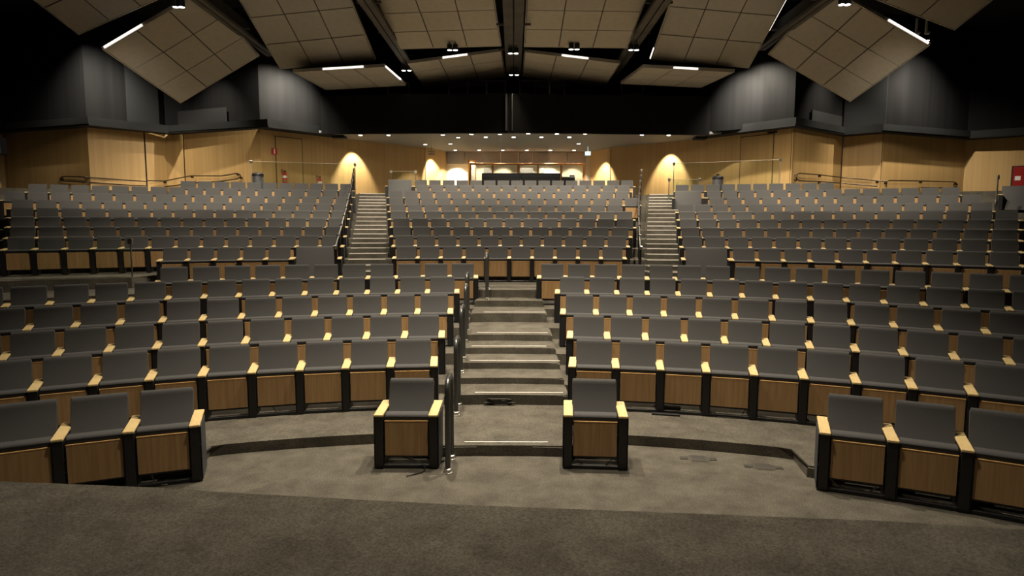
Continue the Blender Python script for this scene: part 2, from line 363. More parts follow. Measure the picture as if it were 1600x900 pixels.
def stuff(rest):
    V, Fc, mi = [], [], []; src = [(cushion_mesh(True), 0), (panel_mesh(True), 1), (back_mesh(True), 2), (leg_mesh(True), 3), (arm_mesh(True), 4), (band_mesh(), 3)]
    data = []
    for bmx, k in src:
        bmesh.ops.recalc_face_normals(bmx, faces=bmx.faces[:]); bmx.verts.index_update()
        data.append(([v.co.copy() for v in bmx.verts], [[v.index for v in f.verts] for f in bmx.faces], k)); bmx.free()
    for s in rest:
        Mx = Matrix.Translation(s[1]) @ Matrix.Rotation(s[2], 4, 'Z')
        def put(d, dx=0):
            n0 = len(V); V.extend(tuple(Mx @ (v + Vector((dx, 0, 0)))) for v in d[0])
            for f in d[1]: Fc.append([n0 + i for i in f]); mi.append(d[2])
        for d in data[:3] + data[5:]: put(d)
        for f, sx in ((s[5], -1), (s[6], 1)):
            if f: put(data[3], sx * PT / 2); put(data[4], sx * PT / 2)
    me = bpy.data.meshes.new('rear_seats'); me.from_pydata(V, [], Fc)
    for k in ('cushion', 'panel', 'fabric', 'black', 'arm'): me.materials.append(MT[k])
    me.polygons.foreach_set('material_index', mi)
    o = bpy.data.objects.new('rear_seats', me); COL.objects.link(o)
    tag(o, 'distant grey tip-up seats filling the rearmost upper rows', 'seats', kind='stuff')
for x in lo.values(): x.free()
stuff(seats[300:])
# wide grey bench-like seats with plain padded fronts
def wide_seat(a, r, z, label, w=.46):
    x, y = C2[0] + r * sin(a), C2[1] + r * cos(a)
    t = thing('wide_seat', label, 'seat', (x, y, z), -a, 'double-width seats')
    b = BM(); xprof(b, [(.10, .10), (.37, .79), (.385, .822), (.41, .838), (.45, .836), (.475, .81), (.47, .75), (.30, .10)], -w, w, .015); o = obj('padded_front', b, 'cushion', t, True)
    for sx in (-1, 1): obj('leg', SM['leg'], parent=t, loc=(sx * (w + .055), 0, 0)); obj('armrest', SM['arm'], parent=t, loc=(sx * (w + .055), 0, 0))
wide_seat(-.2106, 21.38, TU[0], 'wide plain grey seat at the foot of the left upper stairs')
wide_seat(.208, 21.38, TU[0], 'wide plain grey seat at the foot of the right upper stairs')
wide_seat(-.1393, 32.15, TU[9], 'wide plain grey seat at the rear left end of the middle block')
wide_seat(.2092, 30.0, TU[7], 'wide plain grey seat near the top of the right upper stairs')
wide_seat(.536, 30.0, TU[7], 'wide plain grey seat at the far right edge below the red cabinet', .5)

# cables under seats
def cable(pts, label, m='cable', r=.005):
    P = []
    n = len(pts)
    for i in range(n - 1):
        p0, p1, p2, p3 = [Vector(pts[max(0, min(n - 1, j))]) for j in (i - 1, i, i + 1, i + 2)]
        for s in range(5):
            t = s / 5; P.append(.5 * ((2 * p1) + (p2 - p0) * t + (2 * p0 - 5 * p1 + 4 * p2 - p3) * t * t + (3 * p1 - p0 - 3 * p2 + p3) * t ** 3))
    P.append(Vector(pts[-1])); b = BM(); tube(b, P, r, 6); o = obj('cable', b, m, smooth=True); tag(o, label, 'cable')
cable([(-1.15, 6.36, .13), (-1.0, 6.33, .10), (-.84, 6.30, .06), (-.80, 6.22, .012), (-.88, 6.14, .008), (-.96, 6.08, .010)], 'loose black cable hanging under the single seat left of the aisle')
cable([(.72, 6.36, .13), (.78, 6.34, .05), (.88, 6.32, .02), (1.0, 6.31, .025), (1.08, 6.33, .07), (1.12, 6.36, .13)], 'drooping cable under the single seat right of the aisle')
cable([(-3.38, 5.90, .14), (-3.33, 5.86, .06), (-3.28, 5.84, .02), (-3.20, 5.86, .01)], 'pale cable bunch under the inner seat of the front left pit row', 'cablew', .006)
cable([(3.05, 5.84, .14), (3.13, 5.80, .06), (3.25, 5.74, .02), (3.38, 5.70, .03), (3.46, 5.69, .10)], 'pale cable loop under the inner seat of the front right pit row', 'cablew', .006)
def pol(r, a, z): return (C1[0] + r * sin(a), C1[1] + r * cos(a), z)
cable([pol(10.62, -.27, .24), pol(10.55, -.262, .14), pol(10.6, -.25, .125), pol(10.55, -.235, .13), pol(10.62, -.228, .22)], 'tangled black cable under the fourth seat left of the aisle, second row')
cable([pol(10.62, -.132, .25), pol(10.5, -.135, .15), pol(10.55, -.128, .125), pol(10.6, -.12, .2)], 'short black cable under the second seat left of the aisle, second row')
cable([pol(10.62, .245, .25), pol(10.52, .255, .14), pol(10.5, .27, .125), pol(10.55, .285, .14), pol(10.62, .29, .22)], 'curved black cable under the fifth seat right of the aisle, second row')
b = BM(); tube(b, [pol(10.66, .188, .15), pol(10.66, .200, .155), pol(10.66, .218, .15)], .03, 8); o = obj('silver_duct', b, 'cablew', smooth=True); tag(o, 'crumpled silver duct lying under the third seat right of the aisle', 'duct')
b = BM(); bx(b, -.17, .17, -.03, .03, 0, .025, .003, at=pol(10.45, .2, .115), rz=-.2); o = obj('cable_cover', b, 'black'); tag(o, 'low black cable cover on the floor under the third right seat, second row', 'cover')

# floor boxes in the pit
def floor_box(x, y, rz, label):
    t = thing('floor_box', label, 'floor box', (x, y, 0), rz, 'pit floor boxes')
    b = BM(); prism(b, [(-.075, -.09), (.075, -.09), (.115, -.045), (.115, .045), (.075, .09), (-.075, .09), (-.115, .045), (-.115, -.045)], 0, .006)
    obj('frame', b, 'steel', t); b = BM(); bx(b, -.07, .07, -.075, .075, .004, .009); obj('lid', b, 'beam', t)
    for s in (-1, 1):
        b = BM(); bx(b, min(s * .11, s * .19), max(s * .11, s * .19), -.035, .035, 0, .007); c = obj('tab', b, 'beam', t)
        b = BM(); lathe(b, [(.008, 0), (.008, .003)], 8, (s * .17, 0, .007)); obj('screw', b, 'steel', c)
floor_box(2.061, 6.597, -.12, 'grey floor box in the pit carpet, the one nearer the aisle')
floor_box(2.667, 6.37, -.16, 'grey floor box in the pit carpet, the one nearer the right pit row')

# ------------------------------------------------------------------ centre aisle handrails
def stepz(D):
    z = 0
    for d, zz in zip(STEP_D, STEP_Z):
        if D >= d - .02: z = zz
    return z
def hoop(x, D, label, L=.38, x2=None):
    x2 = x if x2 is None else x2
    z0 = stepz(D); z1 = stepz(D + L); zt = z0 + .93; r = .12
    t = thing('handrail', label, 'handrail', (x, D, z0), 0, 'aisle handrails')
    P = [(0, 0, 0), (0, 0, zt - z0 - r)]
    for k in range(1, 7): a = PI / 2 * k / 6; P.append((0, r - r * cos(a), zt - z0 - r + r * sin(a)))
    for k in range(0, 7): a = PI / 2 * k / 6; P.append((x2 - x, L - r + r * sin(a), zt - z0 - r + r * cos(a)))
    P.append((x2 - x, L, z1 - z0))
    b = BM(); tube(b, P, .028, 12); obj('rail_tube', b, 'tube', t, True)
    for y, z, xx in ((0, 0, 0), (L, z1 - z0, x2 - x)):
        b = BM(); lathe(b, [(.05, 0), (.05, .008), (.036, .014), (.036, .03), (.041, .034), (.041, .042), (.03, .05)], 16, (xx, y, z)); obj('base_collar', b, 'steel', t, True)
hoop(-.564, 6.2, 'grey tubular handrail hoop beside the left single seat in the pit')
hoop(-.618, 7.75, 'grey tubular handrail hoop at the second row from stage, left of aisle', .38)
hoop(-.66, 9.05, 'grey tubular handrail hoop midway up the centre aisle steps', .5)
hoop(-.70, 10.45, 'grey tubular handrail hoop beside the fourth row from stage')
hoop(-.76, 11.55, 'grey tubular handrail hoop beside the fifth row from stage')
hoop(-.46, 13.0, 'grey tubular handrail hoop at the top of the centre aisle, darkest one', .5)

# ------------------------------------------------------------------ upper stair handrails
def stair_rail(a0, a1, label):
    t = thing('stair_handrail', label, 'handrail', (0, 0, 0), 0, 'upper stair handrails')
    P = []; Q = []
    for i in range(0, 11):
        r = 21.2 + 12.4 * i / 10; a = a0 + (a1 - a0) * i / 10
        z = 1.0 + (3.72 - 1.0) * i / 10 - .10 * sin(PI * i / 10)
        P.append((C2[0] + r * sin(a), C2[1] + r * cos(a), z + .92)); Q.append((C2[0] + r * sin(a), C2[1] + r * cos(a), z))
    b = BM(); tube(b, P, .026, 8); obj('top_rail', b, 'black', t, True)
    for i in range(0, 11, 1):
        b = BM(); tube(b, [(Q[i][0], Q[i][1], Q[i][2] - .1), (P[i][0], P[i][1], P[i][2])], .022, 8); p = obj('post', b, 'black', t, True)
        b = BM(); bx(b, -.035, .035, -.05, .02, -.03, .05, .008, at=P[i]); obj('bracket', b, 'steel', p)
stair_rail(-.190, -.1955, 'dark handrail climbing the left side of the left upper stairs')
stair_rail(.138, .158, 'dark handrail climbing the left side of the right upper stairs')

# ------------------------------------------------------------------ walls
def wallseg(bm, p, q, z0, z1, t=.25, out=1):
    p = Vector((*p, 0)); q = Vector((*q, 0)); d = (q - p).normalized(); n = Vector((-d.y, d.x, 0)) * out * t
    prism(bm, [(p.x, p.y), (q.x, q.y), (q.x + n.x, q.y + n.y), (p.x + n.x, p.y + n.y)], z0, z1)
def wood_wall(name, pts, sgn, label, panels):
    t = thing(name, label, None, kind='structure')
    for (i, j) in panels:
        b = BM()
        for a in range(i, j):
            p = Vector(pts[a]); q = Vector(pts[a + 1]); d = (q - p).normalized()
            if a == i: p = p + d * .03
            if a == j - 1: q = q - d * .03
            wallseg(b, p, q, 0.2, 6.45, .04, sgn)
        obj('wood_panel', b, 'wall', t)
    b = BM()
    for a in range(len(pts) - 1):
        p = Vector(pts[a]); q = Vector(pts[a + 1]); d = (q - p).normalized(); n = Vector((-d.y, d.x)) * sgn * .045
        wallseg(b, p + n, q + n, 0, 6.45, .02, sgn)
    obj('wall_backing', b, 'void', t)
    b = BM()
    up_ = [(-7.95 if sgn < 0 else 8.25, 27.38)] + pts[3:]
    for a in range(len(up_) - 1): wallseg(b, up_[a], up_[a + 1], 6.3, 11, .05, sgn)
    obj('upper_wall', b, 'dark', t)
wood_wall('wall_left', WL, -1, 'oak veneered left wall with black painted wall above the ledge', [(0, 1), (1, 4), (4, 6), (6, 9)])
wood_wall('wall_right', WR, 1, 'oak veneered right wall with black painted wall above the ledge', [(0, 1), (1, 4), (4, 5), (5, 7)])
b = BM(); bx(b, -24.2, -23.5, -6, 27, 0, 11); struct('wall_left', b, 'dark', 'black side wall beyond the left seats')
b = BM(); bx(b, 23.5, 24.2, -6, 27.5, 0, 11); struct('wall_right', b, 'dark', 'black side wall beyond the right seats')
b = BM(); bx(b, -24, 24, -6.4, -6, 0, 11); struct('wall_front', b, 'dark')
b = BM(); bx(b, -24.5, 24.5, -6.5, 36, 11, 11.2); struct('ceiling', b, 'void', 'black ceiling void above the hanging panels')
# doors in the wood walls (flush, only their joints show)
def door(name, p, q, z0, z1, label, sgn):
    p = Vector((*p, 0)); q = Vector((*q, 0)); d = (q - p).normalized(); n = Vector((-d.y, d.x, 0)) * -sgn
    t = thing(name, label, None, kind='structure')
    def bar(a, c, za, zb, o, m, nm):
        b = BM(); A_ = p + d * a; B_ = p + d * c
        prism(b, [(A_.x, A_.y), (B_.x, B_.y), (B_.x + n.x * o, B_.y + n.y * o), (A_.x + n.x * o, A_.y + n.y * o)], za, zb); obj(nm, b, m, t)
    L = (q - p).length
    bar(0, L, z0, z1, .014, 'gap', 'door_frame'); bar(.03, L - .03, z0, z1 - .03, .022, 'wall', 'door_leaf')
def wp(px, D0, D1, P, Q):   # point on wall line P-Q by fraction
    return (P[0] + (Q[0] - P[0]) * px, P[1] + (Q[1] - P[1]) * px)
door('door_1', wp(.40, 0, 0, WL[2], WL[3]), wp(.80, 0, 0, WL[2], WL[3]), 3.6, 6.0, 'flush oak door in the left wall behind the glass screen', -1)
door('door_2', wp(.42, 0, 0, WR[2], WR[3]), wp(.80, 0, 0, WR[2], WR[3]), 3.6, 6.08, 'flush oak door in the right wall behind the glass screen', 1)
# ledge (black fascia) above the wood walls
def ledge(name, front, back, sgn, label):
    t = thing(name, label, None, kind='structure')
    b = BM()
    prism(b, front + back[::-1], 6.24, 6.50); obj('fascia', b, 'lowdark', t)
    b = BM(); fb = [(x * .998, y + .02) for x, y in front]
    prism(b, fb + back[::-1], 6.18, 6.24); obj('lower_lip', b, 'void', t)
LF = [(-7.4, 28.1), (-9.55, 25.55), (-14.4, 27.35), (-16.3, 25.1), (-21.2, 26.9), (-23.4, 25.4)]
LB = [(-7.9, 28.65), (-10.1, 26.12), (-14.5, 27.9), (-16.75, 25.75), (-21.6, 27.55), (-23.5, 26.2)]
RF = [(8.1, 28.2), (10.8, 24.85), (13.9, 27.3), (15.0, 26.4), (19.9, 28.35), (23.4, 25.9)]
RB = [(8.5, 28.75), (11.0, 25.42), (14.2, 27.95), (15.4, 27.0), (20.2, 28.95), (23.5, 26.8)]
ledge('trim_1', LF, LB, 1, 'zigzag black ledge above the left oak wall'); ledge('trim_2', RF, RB, 1, 'zigzag black ledge above the right oak wall')
for (x, y) in ((-7.45, 28.2), (8.15, 28.3)):
    b = BM(); bx(b, x - .25, x + .25, y - .3, y + .2, 6.08, 6.2); o = struct('trim_3', b, 'void')
# vertical fins on the upper walls beside the valleys
b = BM(); wallseg(b, (-14.9, 27.6), (-15.7, 26.7), 6.5, 9.2, .08, -1); o = struct('trim_4', b, 'lowdark', 'dark grey fin standing on the left ledge')
b = BM(); wallseg(b, (14.1, 27.8), (15.3, 26.8), 6.5, 9.2, .08, 1); o = struct('trim_5', b, 'lowdark', 'dark grey fin standing on the right ledge')
b = BM(); wallseg(b, (-11.7, 26.72), (-14.2, 27.78), 6.5, 7.15, .06, -1); struct('trim_6', b, 'void'); b = BM(); wallseg(b, (12.0, 26.15), (14.0, 27.75), 6.5, 7.0, .06, 1); struct('trim_7', b, 'void')
# soffit and bulkhead
fe = [(-9.4, 27.4), (-6, 27.15), (-3, 26.95), (0, 26.85), (3, 26.95), (6, 27.15), (9.6, 27.4)]
b = BM(); prism(b, fe + [(8.7, 28.75), (5.0, 32.35), (4.2, 34.4), (-3.55, 34.4), (-4.45, 32.55), (-8.2, 28.65)], 6.2, 6.3)
struct('ceiling', b, 'soffit', 'low grey soffit over the rear walkway, dotted with downlights')
b = BM(); fb_ = [(-7.95, 27.3)] + fe[1:-1] + [(8.25, 27.3)]; prism(b, [(x, y - .06) for x, y in fb_] + [(x, y + .12) for x, y in fb_[::-1]], 6.15, 7.72); struct('wall_back', b, 'dark', 'long black bulkhead above the rear soffit')
b = BM(); bx(b, -.26, -.18, 26.72, 26.80, 6.25, 7.72); bx(b, .0, .04, 26.72, 26.80, 6.25, 7.72); struct('trim_8', b, 'beam', 'thin vertical strips at the middle of the bulkhead')
b = BM(); prism(b, fb_ + [(9.8, 30), (-9.8, 30)], 7.5, 7.6); bx(b, -10.5, 10.5, 29.8, 30.1, 7.5, 11); struct('wall_back', b, 'void', 'black recess wall above the bulkhead')
# back wall
wb = thing('wall_back', 'rear wall with grey felt panels above a cream lower wall', None, kind='structure')
b = BM(); bx(b, -3.7, 4.4, 34.3, 34.6, 3.4, 6.3); obj('lower_wall', b, 'cream', wb)
xs = [-3.45, -2.5, -1.55, -.6, .36, 1.1, 1.95, 2.9, 3.9]
for a, c in zip(xs, xs[1:]):
    b = BM(); bx(b, a + .012, c - .012, 34.22, 34.31, 5.56, 6.2, .008); obj('felt_panel', b, 'felt', wb)
# booth glazing: timber frame, glass and screens
bt = thing('control_booth', 'timber framed glazed control booth front at the rear wall', 'booth', (.6, 33.5, 3.6))
for x, w_ in ((-2.15, .10), (-1.0, .11), (.33, .15), (1.33, .10), (2.53, .10), (3.72, .13)):
    b = BM(); bx(b, x - .6 - w_ / 2, x - .6 + w_ / 2, -.05, .05, 0, 1.86, .006); obj('frame_post', b, 'booth', bt)
b = BM(); bx(b, -2.8, 3.2, -.06, .06, 1.84, 1.93, .006); obj('frame_beam', b, 'booth', bt)
px = [-2.15, -1.0, .33, 1.33, 2.53, 3.72]
for a, c in zip(px, px[1:]):
    b = BM(); bx(b, a - .6 + .06, c - .6 - .06, -.008, .008, .0, 1.84); obj('pane', b, 'glass', bt)
for a, c in ((-1.5, -1.05), (.42, 1.1), (1.42, 1.7)):
    b = BM(); bx(b, a - .6, c - .6, .55, .62, .6, 1.75); obj('screen', b, 'felt', bt)
dr = thing('booth_door', 'open timber framed door at the left end of the control booth', 'door', (-2.25, 33.4, 3.6), 1.15)
for (x0, x1, z0, z1) in ((-.0, .1, 0, 2.12), (.72, .82, 0, 2.12), (0, .82, 2.02, 2.12)):
    b = BM(); bx(b, x0, x1, -.03, .03, z0, z1); obj('door_frame', b, 'booth', dr)
b = BM(); bx(b, .1, .72, -.02, .02, 0, 2.02); obj('door_leaf', b, 'cream', dr)
# console
cs = thing('mixing_console', 'long black control desk behind the last middle row', 'desk', (.40, 30.2, 3.6))
for a, c in ((-1.80, .0), (.02, 1.86)):
    b = BM(); bx(b, a, c, 0, .5, 0, 1.18, .02); m_ = obj('desk_unit', b, 'black', cs)
    b = BM(); bx(b, a + .05, c - .05, -.012, .01, 1.02, 1.10); obj('desk_trim', b, 'side', m_)
b = BM(); bx(b, -.01, .03, -.03, .1, .9, 1.24); obj('divider', b, 'side', cs)
b = BM(); bx(b, 2.33, 2.95, 30.2, 30.6, 3.6, 4.62, .02); bx(b, 2.7, 2.93, 30.25, 30.4, 4.6, 4.7, .01); o = obj('equipment_case', b, 'black'); tag(o, 'small black equipment case right of the control desk', 'case')
# exit signs and wall items
b = BM(); bx(b, -.14, .14, -.03, .03, -.1, .1, .01, at=(3.72, 31.9, 5.87), rz=-.3); tube(b, [(3.72, 31.9, 5.95), (3.72, 31.9, 6.2)], .012, 6); o = obj('exit_sign', b, 'exitm'); tag(o, 'small glowing white exit sign on the right rear wall', 'sign')
es = thing('direction_sign', 'grey two-bar sign hanging on the left rear wall', 'sign', (-3.95, 31.9, 5.87), .35)
b = BM(); tube(b, [(0, 0, -.05), (0, 0, .33)], .01, 6); obj('stem', b, 'black', es)
for z in (.06, -.05):
    b = BM(); bx(b, -.17, .17, -.015, .015, z - .035, z + .035); obj('sign_plate', b, 'felt', es)
# helpers to sit things against a wall line
def onwall(P, Q, f, off):
    P = Vector(P); Q = Vector(Q); d = (Q - P).normalized(); n = Vector((d.y, -d.x))
    if n.y > 0: n = -n
    p = P + (Q - P) * f + n * off
    return p, math.atan2(d.y, d.x) if d.x > 0 else math.atan2(-d.y, -d.x)
p, a = onwall(WL[2], WL[3], .82, .03)
sg = thing('hydrant_sign', 'small square red and white sign on the left oak wall', 'sign', (p.x, p.y, 5.36), a)
b = BM(); bx(b, -.12, .12, -.012, .012, -.12, .12); obj('sign_plate', b, 'red', sg); b = BM(); bx(b, -.03, .03, -.018, -.01, -.10, .10); obj('white_bar', b, 'white', sg)
def extinguisher(p, a, z, label, top=True):
    t = thing('fire_extinguisher', label, 'extinguisher', (p.x, p.y, z), a, 'wall fire extinguishers')
    b = BM(); lathe(b, [(.01, 0), (.085, .02), (.09, .1), (.09, .42), (.06, .5), (.03, .52), (.03, .56)], 14); c = obj('cylinder', b, 'red', t, True)
    b = BM(); lathe(b, [(.092, .30), (.092, .40)], 14); obj('white_label', b, 'white', c, True)
    b = BM(); lathe(b, [(.092, .16), (.092, .2)], 14); obj('green_label', b, 'green', c, True)
    b = BM(); bx(b, -.05, .06, -.02, .02, .55, .6, .006); obj('valve', b, 'black', t)
    b = BM(); tube(b, [(-.03 - .13 * sin(k * PI / 8), 0, .58 - .03 * k + .16 * sin(k * PI / 8)) for k in range(9)] + [(-.10, 0, .1)], .012, 6); obj('hose', b, 'black', t, True)
p, a = onwall(WL[2], WL[3], .70, .14); extinguisher(p, a, 4.0, 'red fire extinguisher on the left wall, the one nearer the litter bin')
b = BM(); bx(b, -.1, .1, -.05, .05, 0, .28, .01, at=(p.x + .02, p.y, 3.62)); o = obj('red_box', b, 'red'); tag(o, 'small red box below the left wall fire extinguisher', 'box')
p, a = onwall(WL[2], WL[3], .17, .14); extinguisher(p, a, 3.85, 'red fire extinguisher on the left wall, the one nearer the stairs')
def bin_(x, y, z, label):
    t = thing('litter_bin', label, 'bin', (x, y, z), 0, 'litter bins')
    b = BM(); lathe(b, [(.2, 0), (.2, .62), (.19, .64)], 18); obj('bin_body', b, 'side', t, True)
    b = BM(); lathe(b, [(.215, .64), (.215, .72), (.17, .76), (.03, .77)], 18); obj('lid', b, 'black', t, True)
    b = BM(); bx(b, -.05, .05, -.05, .05, .765, .785); obj('lid_plate', b, 'steel', t)
bin_(-9.75, 24.9, 3.6, 'dark cylindrical litter bin by the left oak wall'); bin_(8.05, 25.3, 3.55, 'dark cylindrical litter bin by the right oak wall')
p, a = onwall(WR[2], WR[3], .16, .05); b = BM(); bx(b, -.05, .05, -.05, .05, 0, .26, .01, at=(p.x, p.y, 4.35)); o = obj('wall_dispenser', b, 'black'); tag(o, 'tiny black wall box on the right oak wall near the stairs', 'dispenser')
p, a = onwall(WR[2], WR[3], .78, .03); b = BM(); bx(b, -.2, .2, -.02, .02, -.03, .03, at=(p.x, p.y, 6.12), rz=a); o = obj('air_slot', b, 'void'); tag(o, 'narrow black slot above the flush door in the right wall', 'vent')
cb = thing('hose_cabinet', 'red fire hose cabinet on the far right wall', 'cabinet', (21.85, 27.88, 4.05), -.567)
b = BM(); bx(b, -.32, .9, -.06, .02, -.04, .92, .01); obj('frame', b, 'black', cb)
b = BM(); bx(b, -.27, .85, -.085, -.05, .0, .88, .006); d_ = obj('door', b, 'redcab', cb); b = BM(); bx(b, -.2, .0, -.092, -.08, .3, .48); obj('white_label', b, 'white', d_)
b = BM(); bx(b, -.3, .3, -.2, .2, -.35, .35, .03, at=(-21.1, 26.6, 5.55)); o = obj('wall_speaker', b, 'black'); tag(o, 'black loudspeaker on the far left wall', 'speaker')
# wall handrails
def wall_rail(segs, label):
    t = thing('wall_handrail', label, 'handrail', (0, 0, 0), 0, 'ramp handrails')
    for pts in segs:
        b = BM(); tube(b, pts, .024, 8); obj('rail_tube', b, 'tubedark', t, True)
    for pts in segs[:1]:
        for p in pts[1:-1:2]:
            b = BM(); bx(b, -.03, .03, -.02, .12, -.09, .0, at=p); obj('bracket', b, 'tubedark', t)
def lp(P, Q, f, z, off=.12): p, a = onwall(P, Q, f, off); return (p.x, p.y, z)
E0, E1 = WL[7], WL[6]
wall_rail([[lp(WL[7], WL[8], .30, 4.10), lp(WL[7], WL[8], .30, 4.24), lp(WL[7], WL[8], .27, 4.30), lp(WL[7], WL[8], 0, 4.24, .2), lp(WL[6], WL[7], .3, 4.18), (-15.25, 27.1, 4.16)],
           [lp(WL[7], WL[8], .28, 4.12), lp(WL[7], WL[8], 0, 4.04, .2), lp(WL[6], WL[7], .3, 3.98), (-15.25, 27.1, 3.98)]], 'brown double tube handrail on the far left oak wall')
wall_rail([[(-15.3, 27.1, 4.20), (-14.9, 27.75, 4.22), (-14.1, 27.75, 4.38), (-13.6, 27.5, 4.43), (-12.0, 26.8, 4.38), (-11.2, 26.45, 4.46), (-11.08, 26.42, 4.40), (-11.05, 26.4, 4.32), (-11.2, 26.45, 4.24), (-12.0, 26.82, 4.17), (-13.6, 27.5, 4.12), (-14.9, 27.75, 3.98)]], 'brown looping handrail left of the litter bin')
wall_rail([[(14.05, 27.65, 4.2), (12.6, 26.5, 4.19), (11.3, 25.45, 4.15), (11.12, 25.3, 4.22), (11.08, 25.25, 4.3), (11.12, 25.3, 4.38), (11.3, 25.45, 4.44), (12.6, 26.5, 4.46), (14.05, 27.65, 4.44), (15.2, 26.9, 4.25), (15.5, 26.85, 4.22)],
           [(14.05, 27.65, 4.2), (15.2, 26.9, 4.02)]], 'brown looping handrail on the right oak wall behind the seats')
wall_rail([[(15.55, 26.9, 4.0), (15.55, 26.9, 4.2), (15.7, 26.95, 4.27), (17.5, 27.7, 4.30), (19.4, 28.5, 4.32), (19.6, 28.6, 4.28), (19.68, 28.62, 4.2), (19.6, 28.6, 4.1), (19.3, 28.45, 4.05), (17.5, 27.7, 4.03)]], 'brown double tube handrail on the far right oak wall')
# glass screens
def screen(p, q, z0, z1, label, posts=(0, 1), joints=1, edge_='trim'):
    t = thing('glass_screen', label, 'glass screen', (p[0], p[1], z0), 0, None)
    P = Vector((p[0], p[1], 0)); Q = Vector((q[0], q[1], 0)); D = Q - P
    for j in range(joints):
        a = P + D * (j / joints); c = P + D * ((j + 1) / joints) - D.normalized() * .02
        b = BM(); wallseg(b, (a.x - P.x, a.y - P.y), (c.x - P.x, c.y - P.y), 0, z1[0] - z0, .012); obj('pane', b, 'glass', t)
        b = BM(); quadbar(b, (a.x - P.x, a.y - P.y, z1[0] - z0), (c.x - P.x, c.y - P.y, z1[0] - z0), .012, .010); obj('glass_edge', b, edge_, t)
    for f in posts:
        b = BM(); tube(b, [(D.x * f, D.y * f, 0), (D.x * f, D.y * f, z1[0] - z0 + .02)], .016, 8); obj('post', b, 'steel', t)
        b = BM(); bx(b, -.05, .05, -.03, .03, -.06, .06, .01, at=(D.x * f, D.y * f, z1[0] - z0 - .02)); obj('clamp', b, 'steel', t)
screen((-10.0, 24.9), (-6.27, 26.0), 3.6, (4.80,), 'tall clear glass screen in front of the left oak wall', (0, 1), 3)
screen((6.5, 26.0), (10.05, 24.3), 3.6, (4.86,), 'tall clear glass screen in front of the right oak wall', (0, 1), 3)
screen((-4.93, 26.5), (-3.92, 26.5), 3.6, (4.56,), 'small chrome framed glass screen beside the middle block, rear left')
screen((6.08, 25.0), (7.2, 24.85), 3.3, (4.16,), 'small chrome framed glass screen above the right stairs')
screen((C2[0] + 21.5 * sin(-.385), C2[1] + 21.5 * cos(-.385)), (C2[0] + 21.5 * sin(-.475), C2[1] + 21.5 * cos(-.475)), 1.277, (2.10,), 'frameless glass guard before the far left upper seats', (0,), 2, 'glass')
b = BM(); tube(b, [(0, 0, 0), (0, 0, 1.1)], .022, 8); lathe(b, [(.03, 1.0), (.045, 1.06), (.03, 1.14)], 8); lathe(b, [(.03, .2), (.05, .3), (.03, .42)], 8)
o = obj('glass_post', b, 'steel', smooth=True, loc=(14.3, 19.05, 2.78)); tag(o, 'slim chrome post standing by the wide seat at far right', 'post')

# ------------------------------------------------------------------ projection windows above the bulkhead
def pwin(x0, x1, z0, z1, n, label):
    t = thing('projection_window', label, 'window', ((x0 + x1) / 2, 29.7, z0), 0, None); h = (x1 - x0) / 2; H = z1 - z0
    for x in [-h + 2 * h * k / n for k in range(n + 1)]:
        b = BM(); bx(b, x - .03, x + .03, -.08, .08, 0, H); obj('frame_post', b, 'brass', t)
    for z in (0, H): b = BM(); bx(b, -h, h, -.08, .08, z - .03, z + .03); obj('frame_rail', b, 'brass', t)
    for k in range(n): b = BM(); bx(b, -h + 2 * h * k / n, -h + 2 * h * (k + 1) / n, .0, .02, 0, H); obj('pane', b, 'dglass', t)
pwin(-2.85, -.30, 8.17, 8.85, 3, 'dark framed projection windows left of the centre beam')
pwin(.35, 2.36, 8.17, 8.85, 3, 'dark framed projection windows right of the centre beam')
pwin(-5.6, -4.65, 8.22, 8.75, 1, 'small dark projection window at the left'); pwin(4.95, 5.9, 8.25, 8.8, 1, 'small dark projection window at the right')

